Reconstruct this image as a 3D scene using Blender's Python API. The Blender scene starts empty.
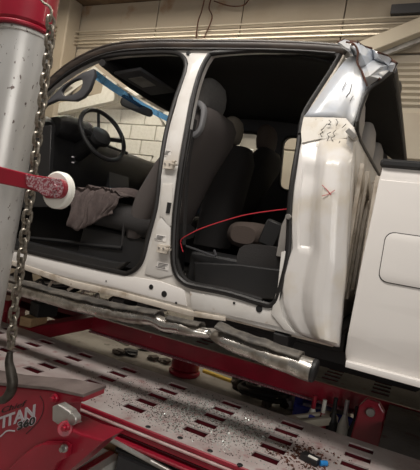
import bpy, bmesh, math, random
from mathutils import Vector, Matrix, noise
random.seed(7)
SC = bpy.context.scene
COL = SC.collection
H = 1.45                       # eye height of the photographer above the shop floor
# ------------------------------------------------------------------ camera
FPX = 462.0
yv = Vector((217, 24, FPX)).normalized()
xv = Vector((966, 165, -FPX)); xv = (xv - yv * xv.dot(yv)).normalized()
zv = xv.cross(yv)
R = Matrix((xv, yv, zv))       # camera frame (right, down, forward) -> world
cam = bpy.data.cameras.new('camera'); camo = bpy.data.objects.new('camera', cam); COL.objects.link(camo)
cam.sensor_fit = 'VERTICAL'; cam.sensor_height = 24; cam.lens = 24 * FPX / 470; cam.clip_start = 0.02
right, down, fwd = R.col[0], R.col[1], R.col[2]
camo.matrix_world = Matrix(((right.x, -down.x, -fwd.x, 0), (right.y, -down.y, -fwd.y, 0), (right.z, -down.z, -fwd.z, H), (0, 0, 0, 1)))
SC.camera = camo
# ------------------------------------------------------------------ light
SC.view_settings.view_transform = 'Standard'; SC.view_settings.look = 'None'
SC.view_settings.exposure = 0.17; SC.view_settings.gamma = 1; SC.view_settings.use_curve_mapping = False
w = bpy.data.worlds.new('world'); SC.world = w; w.use_nodes = True
w.node_tree.nodes['Background'].inputs[0].default_value = (1.0, 0.96, 0.9, 1)
w.node_tree.nodes['Background'].inputs[1].default_value = 0.08
def area(name, loc, target, sx, sy, power, col):
    l = bpy.data.lights.new(name, 'AREA'); l.shape = 'RECTANGLE'; l.size = sx; l.size_y = sy; l.energy = power; l.color = col
    o = bpy.data.objects.new(name, l); COL.objects.link(o); o.location = loc
    o.rotation_euler = (Vector(target) - Vector(loc)).to_track_quat('-Z', 'Y').to_euler(); return o
area('shop_doorway_daylight', (3.2, -2.6, 2.2), (-0.8, 2.6, 0.7), 3.0, 1.6, 68, (1.0, 0.95, 0.9))
area('strip_lamp', (-1.2, 0.7, 4.1), (-1.2, 1.2, 0), 3.6, 0.5, 112, (1.0, 0.94, 0.87))
area('strip_lamp', (-3.0, 4.1, 4.1), (-3.0, 4.4, 0), 4.0, 0.3, 58, (1.0, 0.9, 0.74))
area('strip_lamp', (2.2, 4.0, 4.15), (2.2, 4.2, 0), 3.0, 0.3, 30, (1.0, 0.9, 0.76))
# ------------------------------------------------------------------ helpers
def at(px, py, Y=None, X=None, Z=None):
    """a point measured in the photograph, placed on a real plane of the shop"""
    r = R @ Vector((px - 210, py - 235, FPX))
    t = Y / r.y if Y is not None else X / r.x if X is not None else (Z - H) / r.z
    p = r * t; p.z += H; return p
def yside(z):                   # tumblehome of the cab side
    return 2.0 if z < 1.65 else 2.0 + 0.17 * (z - 1.65) / 0.7
def S(px, py, off=0.0):
    Y = 2.0
    for _ in range(6): Y = yside(at(px, py, Y).z) + off
    return at(px, py, Y)
MATS = {}
def mat(name, col, rough=0.5, metal=0.0, col2=None, scale=8, lo=0.4, hi=0.65, bump=0.0, col3=None, scale3=40, lo3=.6, hi3=.7, coat=0, emit=0, alpha=1, trans=0, bscale=None, stretch=(1, 1, 1), r2=None):
    m = bpy.data.materials.new(name); m.use_nodes = True; MATS[name] = m
    nt = m.node_tree; b = nt.nodes['Principled BSDF']; I = b.inputs
    I['Base Color'].default_value = (*col, 1); I['Roughness'].default_value = rough; I['Metallic'].default_value = metal
    I['Coat Weight'].default_value = coat; I['Transmission Weight'].default_value = trans; I['Alpha'].default_value = alpha
    if emit: I['Emission Color'].default_value = (*col, 1); I['Emission Strength'].default_value = emit
    geo = nt.nodes.new('ShaderNodeTexCoord'); mp = nt.nodes.new('ShaderNodeMapping'); mp.inputs['Scale'].default_value = stretch
    nt.links.new(geo.outputs['Object'], mp.inputs[0])
    def nz(sc, det=6):
        n = nt.nodes.new('ShaderNodeTexNoise'); n.inputs['Scale'].default_value = sc; n.inputs['Detail'].default_value = det
        nt.links.new(mp.outputs[0], n.inputs['Vector']); return n
    def ramp(n, a, c):
        r = nt.nodes.new('ShaderNodeValToRGB'); r.color_ramp.elements[0].position = a; r.color_ramp.elements[1].position = c
        nt.links.new(n.outputs['Fac'], r.inputs[0]); return r
    prev = None
    for c2, s2, a, d in ((col2, scale, lo, hi), (col3, scale3, lo3, hi3)):
        if c2 is None: continue
        rp = ramp(nz(s2), a, d); mx = nt.nodes.new('ShaderNodeMix'); mx.data_type = 'RGBA'
        nt.links.new(rp.outputs[0], mx.inputs[0])
        if prev: nt.links.new(prev, mx.inputs[6])
        else: mx.inputs[6].default_value = (*col, 1)
        mx.inputs[7].default_value = (*c2, 1); prev = mx.outputs[2]
        if r2 is not None and c2 is col2:
            mr = nt.nodes.new('ShaderNodeMapRange'); nt.links.new(rp.outputs[0], mr.inputs[0]); mr.inputs[3].default_value = rough; mr.inputs[4].default_value = r2
            nt.links.new(mr.outputs[0], I['Roughness'])
    if prev: nt.links.new(prev, I['Base Color'])
    if bump:
        bn = nt.nodes.new('ShaderNodeBump'); bn.inputs['Strength'].default_value = bump; bn.inputs['Distance'].default_value = 0.01
        nt.links.new(nz(bscale or scale * 3).outputs['Fac'], bn.inputs['Height']); nt.links.new(bn.outputs[0], I['Normal'])
    return m
white = mat('white_paint', (.66, .645, .62), .38, coat=.25, col2=(.55, .515, .47), scale=5, col3=(.42, .34, .27), scale3=22, lo3=.68, hi3=.78)
bedwhite = mat('bed_paint', (.79, .765, .74), .42, coat=.2, col2=(.77, .74, .71), scale=2)
shellwhite = mat('corner_paint', (.72, .70, .68), .3, coat=.3, col2=(.66, .61, .53), scale=4, lo=.5, hi=.62)
silver = mat('bare_repair_metal', (.56, .60, .66), .3, .1, col2=(.64, .64, .63), scale=9, bump=.12, bscale=14)
primer = mat('primer_patch', (.72, .69, .63), .45, col2=(.60, .53, .42), scale=14, lo=.45, hi=.7, col3=(.3, .26, .22), scale3=60, lo3=.66, hi3=.72)
dirtywhite = mat('dirty_sill_metal', (.66, .6, .52), .5, .1, col2=(.42, .35, .27), scale=12, lo=.48, hi=.7, col3=(.22, .13, .07), scale3=30, lo3=.66, hi3=.74, bump=.2)
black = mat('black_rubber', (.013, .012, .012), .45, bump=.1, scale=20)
roofdark = mat('dark_roof_rail', (.02, .015, .013), .4, col2=(.05, .036, .028), scale=6, stretch=(1, 3, 8))
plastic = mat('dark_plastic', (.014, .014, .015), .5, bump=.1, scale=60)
greyplastic = mat('grey_trim_plastic', (.06, .06, .066), .55)
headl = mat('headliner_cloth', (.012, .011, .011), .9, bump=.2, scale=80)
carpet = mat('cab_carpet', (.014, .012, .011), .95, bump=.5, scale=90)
seatgrey = mat('seat_cloth_grey', (.15, .145, .14), .9, bump=.1, scale=60, col2=(.13, .125, .12))
seatcloth = mat('seat_cloth_taupe', (.075, .064, .061), .9, bump=.1, scale=60)
beltg = mat('belt_guide_plastic', (.24, .24, .25), .5)
seatlight = mat('seat_shell_light', (.36, .34, .32), .8)
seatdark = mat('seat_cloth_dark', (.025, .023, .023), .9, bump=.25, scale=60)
seatbeige = mat('seat_cloth_beige', (.24, .21, .17), .9, bump=.25, scale=60)
seatbrown = mat('seat_cloth_brown', (.09, .068, .058), .9, bump=.3, scale=50)
jacketm = mat('jacket_cloth', (.095, .072, .068), .95, bump=.2, scale=50, col2=(.075, .058, .055))
chrome = mat('chrome', (.7, .68, .64), .22, .9, col2=(.3, .27, .23), scale=13, lo=.42, hi=.62, r2=.45, bump=.12, bscale=20)
pad = mat('step_pad_rubber', (.06, .055, .05), .6, col2=(.15, .135, .115), scale=16, bump=.5, bscale=60)
steel = mat('worn_steel', (.5, .49, .47), .38, .7, col2=(.3, .28, .26), scale=8, bump=.15)
postm = mat('scratched_post', (.62, .62, .61), .34, .35, col2=(.5, .49, .46), scale=5, lo=.4, hi=.7, col3=(.13, .10, .09), scale3=60, lo3=.64, hi3=.68, stretch=(1, 1, .5), bump=.1)
chainm = mat('chain_steel', (.36, .33, .28), .36, .85, col2=(.13, .1, .07), scale=60, lo=.45, hi=.7)
hookm = mat('dark_hook_steel', (.07, .062, .052), .45, .5, col2=(.03, .025, .02), scale=30)
redp = mat('red_paint', (.33, .012, .032), .32, coat=.2, col2=(.24, .01, .024), scale=5, col3=(.38, .16, .17), scale3=26, lo3=.72, hi3=.78)
palered = mat('worn_pale_edge', (.42, .25, .24), .5, col2=(.5, .42, .4), scale=12)
redshade = mat('shaded_red_paint', (.11, .007, .014), .5)  # red paint darkened to carry the shade inside slots and pan
topm = mat('worn_arm_top', (.2, .16, .15), .5, .2, col2=(.13, .1, .095), scale=9)
redworn = mat('chipped_red_paint', (.27, .04, .06), .5, col2=(.5, .38, .4), scale=150, lo=.45, hi=.6, bump=.3)
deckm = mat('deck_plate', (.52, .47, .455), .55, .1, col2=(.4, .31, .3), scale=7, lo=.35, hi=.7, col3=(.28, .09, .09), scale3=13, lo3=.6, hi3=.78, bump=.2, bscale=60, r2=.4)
deckshade = mat('shaded_deck_plate', (.15, .14, .135), .6, .3, col2=(.11, .1, .095), scale=6, col3=(.1, .05, .045), scale3=13, bump=.2, bscale=60)  # deck colour darkened to hold the shade under the truck
concrete = mat('concrete_floor', (.34, .32, .29), .75, col2=(.22, .2, .18), scale=3, col3=(.1, .09, .08), scale3=14, lo3=.62, hi3=.75, bump=.15)
panelm = mat('wall_plywood', (.42, .365, .295), .7, col2=(.37, .315, .245), scale=2.5, bump=.08)
panelb = mat('wall_plywood_stained', (.42, .365, .295), .7, col2=(.27, .14, .06), scale=1.9, lo=.56, hi=.66, bump=.08)
ceilm = mat('ceiling_board', (.16, .11, .07), .8, col2=(.1, .06, .035), scale=3)
blockm = mat('block_paint', (.82, .8, .75), .7, bump=.25, scale=25, col2=(.75, .73, .67))
mortar = mat('mortar', (.3, .28, .25), .9)
siding = mat('siding_metal', (.52, .47, .38), .5, col2=(.47, .41, .33), scale=3)
conduit = mat('conduit', (.55, .5, .42), .3, .6)
rust = mat('rusted_edge', (.11, .035, .018), .8, col2=(.04, .018, .012), scale=30, bump=.4)
wood = mat('raw_wood', (.5, .34, .19), .7, col2=(.4, .26, .14), scale=10, stretch=(1, 8, 8))
whitep = mat('roller_nylon', (.82, .82, .76), .4)
ink = mat('black_ink', (.02, .018, .018), .6)
redink = mat('red_marker', (.5, .03, .04), .5)
redwire = mat('red_wire', (.5, .035, .05), .35)
decalw = mat('decal_white', (.46, .43, .46), .4)
decalg = mat('decal_silver', (.55, .52, .55), .4, .3)
yellow = mat('yellow_paint', (.65, .45, .06), .45)
blue = mat('blue_paint', (.04, .055, .4), .35, coat=.3)
bluecap = mat('blue_plastic', (.03, .25, .65), .35)
cream = mat('cream_plastic', (.75, .7, .58), .5)
glassm = mat('window_glass', (.95, .97, .96), .02, trans=1.0)
glassm.node_tree.nodes['Principled BSDF'].inputs['IOR'].default_value = 1.02
tint = mat('blue_tint_band', (.02, .13, .5), .15, trans=1.0)
tint.node_tree.nodes['Principled BSDF'].inputs['IOR'].default_value = 1.02
shard = mat('broken_glass', (.5, .6, .56), .12, .2)
debrism = mat('debris', (.08, .065, .055), .7)
tirem = mat('tyre_rubber', (.02, .02, .02), .8, bump=.4, scale=40)
WLOC = {}
def empty(name, loc, label, cat, group=None):
    o = bpy.data.objects.new(name, None); COL.objects.link(o); o.location = loc; WLOC[o.name] = Vector(loc); o.empty_display_size = .1
    tag(o, label, cat, group); return o
def tag(o, label=None, cat=None, group=None, kind=None):
    for k, v in (('label', label), ('category', cat), ('group', group), ('kind', kind)):
        if v: o[k] = v
    return o
class G:
    def __init__(s): s.v = []; s.f = []
    def add(s, v, f):
        n = len(s.v); s.v += [Vector(p) for p in v]; s.f += [tuple(i + n for i in q) for q in f]; return s
    def box(s, c, d, rot=None, taper=1.0, ch=0.0):
        c = Vector(c); hx, hy, hz = d[0] / 2, d[1] / 2, d[2] / 2
        M = rot if rot is not None else Matrix.Identity(3)
        if ch <= 0: ch = min(hx, hy, hz) * .12
        vs = []                                      # box with chamfered edges: 24 vertices
        bm = bmesh.new(); bmesh.ops.create_cube(bm, size=2)
        for v in bm.verts:
            k = taper if v.co.z > 0 else 1.0
            v.co = Vector((v.co.x * hx * k, v.co.y * hy * k, v.co.z * hz))
        bmesh.ops.bevel(bm, geom=bm.edges[:], offset=ch, segments=1, affect='EDGES')
        bm.verts.ensure_lookup_table()
        s.add([c + M @ v.co for v in bm.verts], [[v.index for v in f.verts] for f in bm.faces]); bm.free(); return s
    def tube(s, pts, r, n=8, closed=False, flat=1.0, cap=True):
        pts = [Vector(p) for p in pts]; m = len(pts); rs = r if isinstance(r, (list, tuple)) else [r] * m
        base = len(s.v); up = None
        for i, p in enumerate(pts):
            a = pts[(i - 1) % m] if closed or i > 0 else p; b = pts[(i + 1) % m] if closed or i < m - 1 else p
            t = (b - a).normalized()
            if up is None:
                up = Vector((0, 0, 1)) if abs(t.z) < .9 else Vector((0, 1, 0))
            u = (up - t * up.dot(t)).normalized(); vv = t.cross(u); up = u
            for k in range(n):
                an = 2 * math.pi * k / n
                s.v.append(p + (u * math.cos(an) + vv * math.sin(an) * flat) * rs[i])
        for i in range(m if closed else m - 1):
            for k in range(n):
                a = base + i * n + k; b = base + i * n + (k + 1) % n; j = ((i + 1) % m - i) * n
                s.f.append((a, a + j, b + j, b))
        if not closed and cap:
            s.f.append(tuple(base + k for k in range(n))); s.f.append(tuple(base + (m - 1) * n + k for k in reversed(range(n))))
        return s
    def cyl(s, a, b, r, r2=None, n=20, ch=.12):
        a = Vector(a); b = Vector(b); r2 = r if r2 is None else r2; d = (b - a); L = d.length; c = min(ch * min(r, r2), L * .3); t = d / L
        return s.tube([a, a + t * .0001 + t * c * 0, a + t * c, b - t * c, b], [r - c, r - c, r, r2, r2 - c], n)
    def loft(s, rings, n=20, e=2.6, cap=True):
        base = len(s.v); m = len(rings)
        for c, U, V in rings:
            c, U, V = Vector(c), Vector(U), Vector(V)
            for k in range(n):
                a = 2 * math.pi * k / n; ca, sa = math.cos(a), math.sin(a)
                s.v.append(c + U * math.copysign(abs(ca) ** (2 / e), ca) + V * math.copysign(abs(sa) ** (2 / e), sa))
        for i in range(m - 1):
            for k in range(n):
                a = base + i * n + k; b = base + i * n + (k + 1) % n; s.f.append((a, b, b + n, a + n))
        if cap: s.f.append(tuple(base + k for k in reversed(range(n)))); s.f.append(tuple(base + (m - 1) * n + k for k in range(n)))
        return s
    def grid(s, fn, nu, nv):
        return s.add([fn(i / nu, j / nv) for i in range(nu + 1) for j in range(nv + 1)],
                     [(i * (nv + 1) + j, (i + 1) * (nv + 1) + j, (i + 1) * (nv + 1) + j + 1, i * (nv + 1) + j + 1) for i in range(nu) for j in range(nv)])
    def plate(s, outer, holes, th, mp, bev=0.004, cuts=()):
        cu = bpy.data.curves.new('tmp', 'CURVE'); cu.dimensions = '2D'; cu.fill_mode = 'BOTH'; cu.extrude = max(th / 2 - bev, .0005); cu.bevel_depth = bev; cu.bevel_resolution = 1; cu.offset = -bev
        for L in [outer] + list(holes):
            sp = cu.splines.new('POLY'); sp.points.add(len(L) - 1); sp.use_cyclic_u = True
            for q, p in zip(sp.points, L): q.co = (p[0], p[1], 0, 1)
        o = bpy.data.objects.new('tmp', cu); COL.objects.link(o)
        me = bpy.data.meshes.new_from_object(o.evaluated_get(bpy.context.evaluated_depsgraph_get()))
        bpy.data.objects.remove(o); bpy.data.curves.remove(cu)
        bm = bmesh.new(); bm.from_mesh(me); bpy.data.meshes.remove(me)
        bmesh.ops.remove_doubles(bm, verts=bm.verts[:], dist=1e-5)
        for c in cuts:
            ax, val = c; no = (1, 0, 0) if ax == 0 else (0, 1, 0)
            bmesh.ops.bisect_plane(bm, geom=bm.verts[:] + bm.edges[:] + bm.faces[:], plane_co=(val, 0, 0) if ax == 0 else (0, val, 0), plane_no=no)
        bm.verts.index_update()
        s.add([mp(v.co.x, v.co.y, v.co.z) for v in bm.verts], [[v.index for v in f.verts] for f in bm.faces]); bm.free(); return s
    def obj(s, name, m, parent=None, smooth=True, solid=0, sub=0, org=None, **kw):
        me = bpy.data.meshes.new(name)
        lo = Vector([min(v[i] for v in s.v) for i in range(3)]); hi = Vector([max(v[i] for v in s.v) for i in range(3)])
        og = org if org is not None else Vector(((lo.x + hi.x) / 2, (lo.y + hi.y) / 2, lo.z))
        me.from_pydata([v - og for v in s.v], [], s.f); me.update()
        bm = bmesh.new(); bm.from_mesh(me); bmesh.ops.recalc_face_normals(bm, faces=bm.faces[:]); bm.to_mesh(me); bm.free()
        me.materials.append(m)
        if smooth:
            for p in me.polygons: p.use_smooth = True
            try: me.set_sharp_from_angle(angle=math.radians(38))
            except Exception: pass
        o = bpy.data.objects.new(name, me); COL.objects.link(o); WLOC[o.name] = og.copy()
        if parent is not None: o.parent = parent; o.location = og - WLOC[parent.name]
        else: o.location = og
        if solid:
            md = o.modifiers.new('solid', 'SOLIDIFY'); md.thickness = solid; md.offset = 0
        if sub:
            md = o.modifiers.new('sub', 'SUBSURF'); md.levels = sub; md.render_levels = sub
        tag(o, **kw); return o
XZ = lambda pts: [(p.x, p.z) for p in pts]
def smoothpath(pts, k=4, closed=False):
    pts = [Vector(p) for p in pts]; n = len(pts); out = []
    for i in range(n if closed else n - 1):
        g = (lambda j: pts[j % n]) if closed else (lambda j: pts[max(0, min(n - 1, j))])
        p0, p1, p2, p3 = g(i - 1), g(i), g(i + 1), g(i + 2)
        for q in range(k):
            t = q / k; out.append(.5 * (2 * p1 + (p2 - p0) * t + (2 * p0 - 5 * p1 + 4 * p2 - p3) * t * t + (3 * p1 - p0 - 3 * p2 + p3) * t ** 3))
    if not closed: out.append(pts[-1])
    return out
def RX(a): return Matrix.Rotation(math.radians(a), 3, 'X')
def RY(a): return Matrix.Rotation(math.radians(a), 3, 'Y')
def RZ(a): return Matrix.Rotation(math.radians(a), 3, 'Z')

# ================================================================== THE SHOP
WY = 5.2; WX = -5.3; CZ = 4.33
G().box((-.5, 1.6, -.05), (11, 9, .1)).obj('floor', concrete, smooth=False, kind='structure')
G().box((-.5, 1.6, CZ + .05), (11, 9, .1)).obj('ceiling', ceilm, smooth=False, kind='structure')
wl = G().box((WX - .1, 1.6, CZ / 2), (.2, 9, CZ)).obj('wall_left', panelm, smooth=False, kind='structure')
wb = G().box((-.5, WY + .15, CZ / 2), (11, .2, CZ)).obj('wall_back', mortar, smooth=False, kind='structure')
# plywood sheets above, painted blocks below left, ribbed door leaf to the right
ZP = 3.02
seams = [WX, -3.74, -2.49, -1.24, .01, 1.26, 2.51, 5.0]
for i in range(len(seams) - 1):
    a, b = seams[i], seams[i + 1]
    G().box(((a + b) / 2, WY + .02, (3.56 + CZ) / 2), (b - a - .014, .05, CZ - 3.56 - .01)).obj('panel', panelb if i in (0, 1) else panelm, wb, smooth=False)
    if i < 3: b = min(b, -1.96) if i == 2 else b; G().box(((a + b) / 2, WY + .025, (ZP + 3.55) / 2), (b - a - .01, .045, 3.55 - ZP - .012)).obj('panel', panelb if i == 0 else panelm, wb, smooth=False)
bl = None
for r in range(15):
    for c in range(8):
        x = WX + .2 + c * .405 + (0 if r % 2 else -.2); z = .1 + r * .2025
        if z + .1 > ZP: continue
        xa, xb = max(x - .2, WX), x + .2
        if bl is None or xa != x - .2:
            o = G().box(((xa + xb) / 2, WY + .03, z), (xb - xa - .01, .09, .192), ch=.006).obj('block', blockm, wb, smooth=False)
            if xa == x - .2: bl = o
        else:
            o = bl.copy(); COL.objects.link(o); o.location = Vector((x, WY + .03, z - .096)) - WLOC[wb.name]
# ribbed metal door leaf
dr = G().box((1.55, WY + .03, 1.77), (7.0, .06, 3.54)).obj('door_1', siding, smooth=False, kind='structure')
zt = at(400, 110, WY).z
k = 0; z = zt + .03
while z < 3.48:
    G().add([(-1.95, WY - .002, z), (5.0, WY - .002, z), (5.0, WY - .03, z + .022), (-1.95, WY - .03, z + .022), (5.0, WY - .03, z + .04), (-1.95, WY - .03, z + .04), (5.0, WY - .002, z + .05), (-1.95, WY - .002, z + .05)],
            [(0, 1, 2, 3), (3, 2, 4, 5), (5, 4, 6, 7), (0, 3, 5, 7), (1, 6, 4, 2)]).obj('slat', siding, dr, smooth=False); z += .062
for j in range(6):
    G().box((1.55, WY - .012, zt - .27 - j * .5), (7.0, .03, .485), ch=.008).obj('panel', siding, dr, smooth=False)
# slanted white board on the block wall and slanted beam over the door with its shadow strip
def bar(a, b, wd, dp):
    a, b = Vector(a), Vector(b); d = b - a; an = math.degrees(math.atan2(d.z, d.x))
    return G().box((a + b) / 2, (d.length, dp, wd), RY(-an))
tag(bar(at(30, 116, 5.05) , at(172, 84, 5.05), .15, .1).obj('wall_board', blockm, smooth=False), 'long white painted board slanting across the block wall, seen through the windshield', 'board')
tag(bar(at(345, 57, 5.0), at(560, -29, 5.0), .15, .12).obj('beam_and_shadow', siding, smooth=False), 'beige beam slanting up to the right above the ribbed door', 'beam')
tag(bar(at(345, 66, 5.08), at(560, -17, 5.08), .12, .05).obj('beam_and_shadow', steel, smooth=False), 'dark grey strip added as the shadow slanting under the beige beam', 'shadow strip')  # dark bar stands in for the shadow below the beam
g = G().box((at(407, 13, 5.15).x + .15, 5.13, at(407, 11, 5.15).z), (.62, .09, .1)).obj('cable_box', greyplastic, smooth=False)
tag(g, 'small grey metal box on the wall at the top right corner', 'box')
for i, py in enumerate((22, 27.5, 32, 36.5)):
    zc = at(290, py, 5.1).z
    g = G().tube(smoothpath([(WX + .07, 1.0, zc), (WX + .07, 3, zc), (WX + .07, 4.98, zc), (WX + .1, 5.09, zc), (WX + .2, 5.11, zc), (-3, 5.11, zc), (0, 5.11, zc), (4.9, 5.11, zc)], 3), .014, 6).obj('conduit_pipe', conduit)
    tag(g, ['topmost thin metal conduit along the upper back wall', 'second conduit from the top along the back wall', 'third conduit from the top along the back wall', 'lowest thin conduit along the back wall, just above the truck roof'][i], 'pipe', 'thin conduits running along the back wall')
for i, L in enumerate([[(205, -4), (202, 10), (198, 22), (196, 38)], [(212, -4), (209, 8), (212, 18), (204, 38)], [(214, 1), (230, 6), (244, 5), (250, -3)]]):
    g = G().tube(smoothpath([at(x, y, 5.08) for x, y in L], 5), .008, 6).obj('hanging_cable', rust)
    tag(g, ['left brown cable hanging down the upper back wall', 'right brown cable hanging beside its twin on the back wall', 'brown cable sagging in a loop under the ceiling'][i], 'cable', 'brown cables on the upper back wall')
G().box((WX + .12, WY - .15, CZ / 2), (.24, .26, CZ)).obj('trim_1', panelm, smooth=False, kind='structure')

# ================================================================== THE FRAME RACK
ZD = .55
rk = empty('frame_rack', (-.9, 2.7, 0), 'red steel frame-straightening rack with two slotted runways under the truck', 'vehicle rack')
def slotted(x0, x1, y0, y1, rows, ys, ZD=.55, th=.007, hx=.055, hy=.027):
    X = sorted([x0, x1] + [a + d for a in rows for d in (-hx, hx)]); Yb = sorted([y0, y1] + [b + d for b in ys for d in (-hy, hy)])
    g = G(); nx, ny = len(X), len(Yb); V = [Vector((x, y, z)) for z in (ZD, ZD - th) for x in X for y in Yb]; N = nx * ny; F = []
    solid_ = lambda i, j: 0 <= i < nx - 1 and 0 <= j < ny - 1 and not (any(abs((X[i] + X[i + 1]) / 2 - a) < .01 for a in rows) and any(abs((Yb[j] + Yb[j + 1]) / 2 - b) < .01 for b in ys))
    for i in range(nx - 1):
        for j in range(ny - 1):
            if not solid_(i, j): continue
            a, b, c, d = i * ny + j, (i + 1) * ny + j, (i + 1) * ny + j + 1, i * ny + j + 1
            F += [(a, b, c, d), (d + N, c + N, b + N, a + N)]
            for (di, dj), (p, q) in (((0, -1), (a, b)), ((1, 0), (b, c)), ((0, 1), (c, d)), ((-1, 0), (d, a))):
                if not solid_(i + di, j + dj): F.append((p, q, q + N, p + N))
    return g.add(V, F)
rows = [-4.02 + .3235 * i for i in range(19)]
ysn = [1.835, 1.938, 2.04, 2.142, 2.245]; ysf = [3.2, 3.29, 3.38, 3.465, 3.55]
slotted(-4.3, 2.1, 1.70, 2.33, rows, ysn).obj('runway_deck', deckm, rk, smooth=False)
slotted(-4.3, 2.1, 1.71, 2.325, rows, ysn, ZD - .007, .04, .056, .029).obj('slot_plate', redshade, rk, smooth=False)
slotted(-4.3, 2.1, 3.07, 3.71, rows, ysf, ZD - .007, .04, .056, .029).obj('slot_plate', redshade, rk, smooth=False)
slotted(-4.3, 2.1, 3.06, 3.72, rows, ysf).obj('runway_deck', deckshade, rk, smooth=False, label='far runway deck coloured dark for the shade under the truck')
def chan(y, z, hgt, th, x0=-4.3, x1=2.1, m=redp, name='side_rail', **kw):
    return G().box(((x0 + x1) / 2, y, z), (x1 - x0, th, hgt), ch=.004).obj(name, m, rk, smooth=False, **kw)
chan(1.71, ZD - .012, .022, .03, name='edge_strip')
chan(1.704, ZD - .03, .013, .03, m=palered, name='edge_strip', label='pale worn edge strip')
chan(1.71, ZD - .05, .025, .03, name='edge_strip')
chan(1.76, ZD - .073, .02, .03, m=plastic, name='side_rail', label='dark strip painted as the shade in the channel recess')  # dark bar in place of the shade within the groove
chan(1.70, ZD - .09, .014, .05, name='side_rail')
chan(2.31, ZD - .052, .09, .02)
for yy in ysn[::2]: G().box((-1.1, yy + .05, ZD - .068), (6.3, .012, .05)).obj('underside_rib', redshade, rk, smooth=False)
G().box((-1.1, 2.02, ZD - .092), (6.3, .56, .008)).obj('underside_pan', redshade, rk, smooth=False)
chan(3.055, ZD - .055, .12, .03, x0=-2.36, x1=2.1, name='long_beam'); chan(3.03, ZD - .113, .012, .05, x0=-2.36, x1=2.1, m=redworn, name='beam_flange', label='worn lower flange')
chan(3.70, ZD - .09, .12, .03); G().box((-1.1, 3.4, ZD - .14), (6.3, .5, .012)).obj('underside_pan', redshade, rk, smooth=False)
G().box((-2.41, 2.7, ZD - .05), (.1, .76, .1)).obj('cross_beam', redp, rk, smooth=False)
G().box((.42, 2.695, ZD - .02), (.98, .73, .036)).obj('cross_plate', deckshade, rk, smooth=False)
G().box((-.065, 2.695, ZD - .1), (.02, .73, .12)).obj('cross_beam', redp, rk, smooth=False)
for x in (-3.6, 1.6):
    for y in (1.95, 3.4): G().box((x, y, (ZD - .16) / 2), (.16, .16, ZD - .16), taper=.8).obj('leg', redp, rk, smooth=False)
# red hinge lug with its bolt, right end of the well
lug = [(-.03, .09), (.035, .085), (.07, .03), (.075, -.06), (.08, -.3), (-.09, -.3), (-.07, -.06), (-.065, .03)]
lc = at(371, 412, 2.75)
lo_ = G().plate([(lc.x + a, lc.z + b * .8) for a, b in lug], [], .05, lambda u, v, w_: Vector((u, 2.75 + w_, v)), .008).obj('hinge_lug', redp, rk, smooth=False)
G().cyl((lc.x, 2.70, lc.z + .01), (lc.x, 2.73, lc.z + .01), .024, n=12).obj('bolt', steel, lo_)
# bolt holes in the near deck
for i, (x, y) in enumerate([(148, 427), (210, 451), (240, 465), (180, 438)]):
    p = at(x, y, Z=ZD); G().cyl((p.x, p.y, ZD - .004), (p.x, p.y, ZD + .003), .012, n=10).obj('bolt_hole', plastic, rk)

# ================================================================== PULLING TOWER (red arm, post, roller)
tw = empty('pulling_tower', (-1.63, 1.38, 0), 'red pulling tower with scratched silver post and lettered arm at the left', 'pulling tower')
PX, PY, PR = at(37, 83, 1.36).x - .115, 1.36, .11
G().cyl((PX - .055, PY, .74), (PX, PY, at(20, 22, 1.25).z), PR, n=40, ch=.05).obj('post', postm, tw)
zc = at(24, 24, 1.25).z
G().cyl((PX, PY, zc - .012), (PX, PY, zc + .012), PR + .004, n=40).obj('post_ring', postm, tw)
col = G().cyl((PX, PY, zc + .012), (PX, PY, zc + .03), PR + .012, n=40).cyl((PX, PY, zc + .03), (PX, PY, zc + .22), PR + .006, n=40).obj('collar', redp, tw)
# arm box with the lettering
A = lambda px, py: at(px, py, 1.3)
arm = [A(-70, 372), A(0, 386), A(52, 391), A(84, 397), A(83, 402), A(60, 405), A(58, 424), A(80, 434), A(104, 441), A(66, 474), A(30, 500), A(-70, 500)]
ab = G().plate(XZ(arm), [], .12, lambda u, v, w_: Vector((u, 1.36 + w_, v)), .006).obj('base_arm', redp, tw, smooth=False)
G().plate(XZ([A(-60, 373), A(0, 385), A(52, 390), A(84, 397), A(84, 394), A(52, 387), A(0, 382), A(-60, 370)]), [], .13, lambda u, v, w_: Vector((u, 1.36 + w_, v)), .001).obj('top_plate', topm, ab, smooth=False)
lp = [at(x, y, 1.27) for x, y in [(0, 478), (22, 456), (35, 446), (44, 443), (62, 443), (68, 447), (66, 458), (58, 462), (48, 480), (40, 500), (-20, 500)]]
lpo = G().plate(XZ(lp), [], .03, lambda u, v, w_: Vector((u, 1.28 + w_, v)), .005).obj('gusset_plate', redp, tw, smooth=False)
def bolt(px, py, Y, r, par, m=steel, n=6):
    p = at(px, py, Y); o = G().cyl((p.x, Y + .012, p.z), (p.x, Y, p.z), r * 1.5, n=18).cyl((p.x, Y, p.z), (p.x, Y - .012, p.z), r, n=n).obj('bolt', m, par); return o
bolt(53, 399, 1.285, .011, tw, redp); bolt(63, 449, 1.25, .009, tw); bolt(65, 428, 1.20, .009, tw, redp)
# clevis, pin and hydraulic rod
cl = G().plate(XZ([at(x, y, 1.25) for x, y in [(56, 405), (62, 403), (73, 410), (77, 417), (74, 424), (66, 426), (56, 419)]]), [], .04, lambda u, v, w_: Vector((u, 1.25 + w_, v)), .006).obj('clevis', steel, tw, smooth=False)
p = at(71, 420, 1.22); G().cyl((p.x, 1.222, p.z - .0), (p.x, 1.25, p.z - .0), .019, n=24).obj('pin', steel, tw)
G().cyl(at(65, 429, 1.26), at(65, 429, 1.21), .026, n=20).obj('pivot_boss', redp, tw)
G().tube([at(76, 421, 1.36), at(150, 461, 1.6), at(230, 504, 1.63)], [.0095, .0095, .0095], 14).obj('hydraulic_rod', steel, tw)
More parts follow.
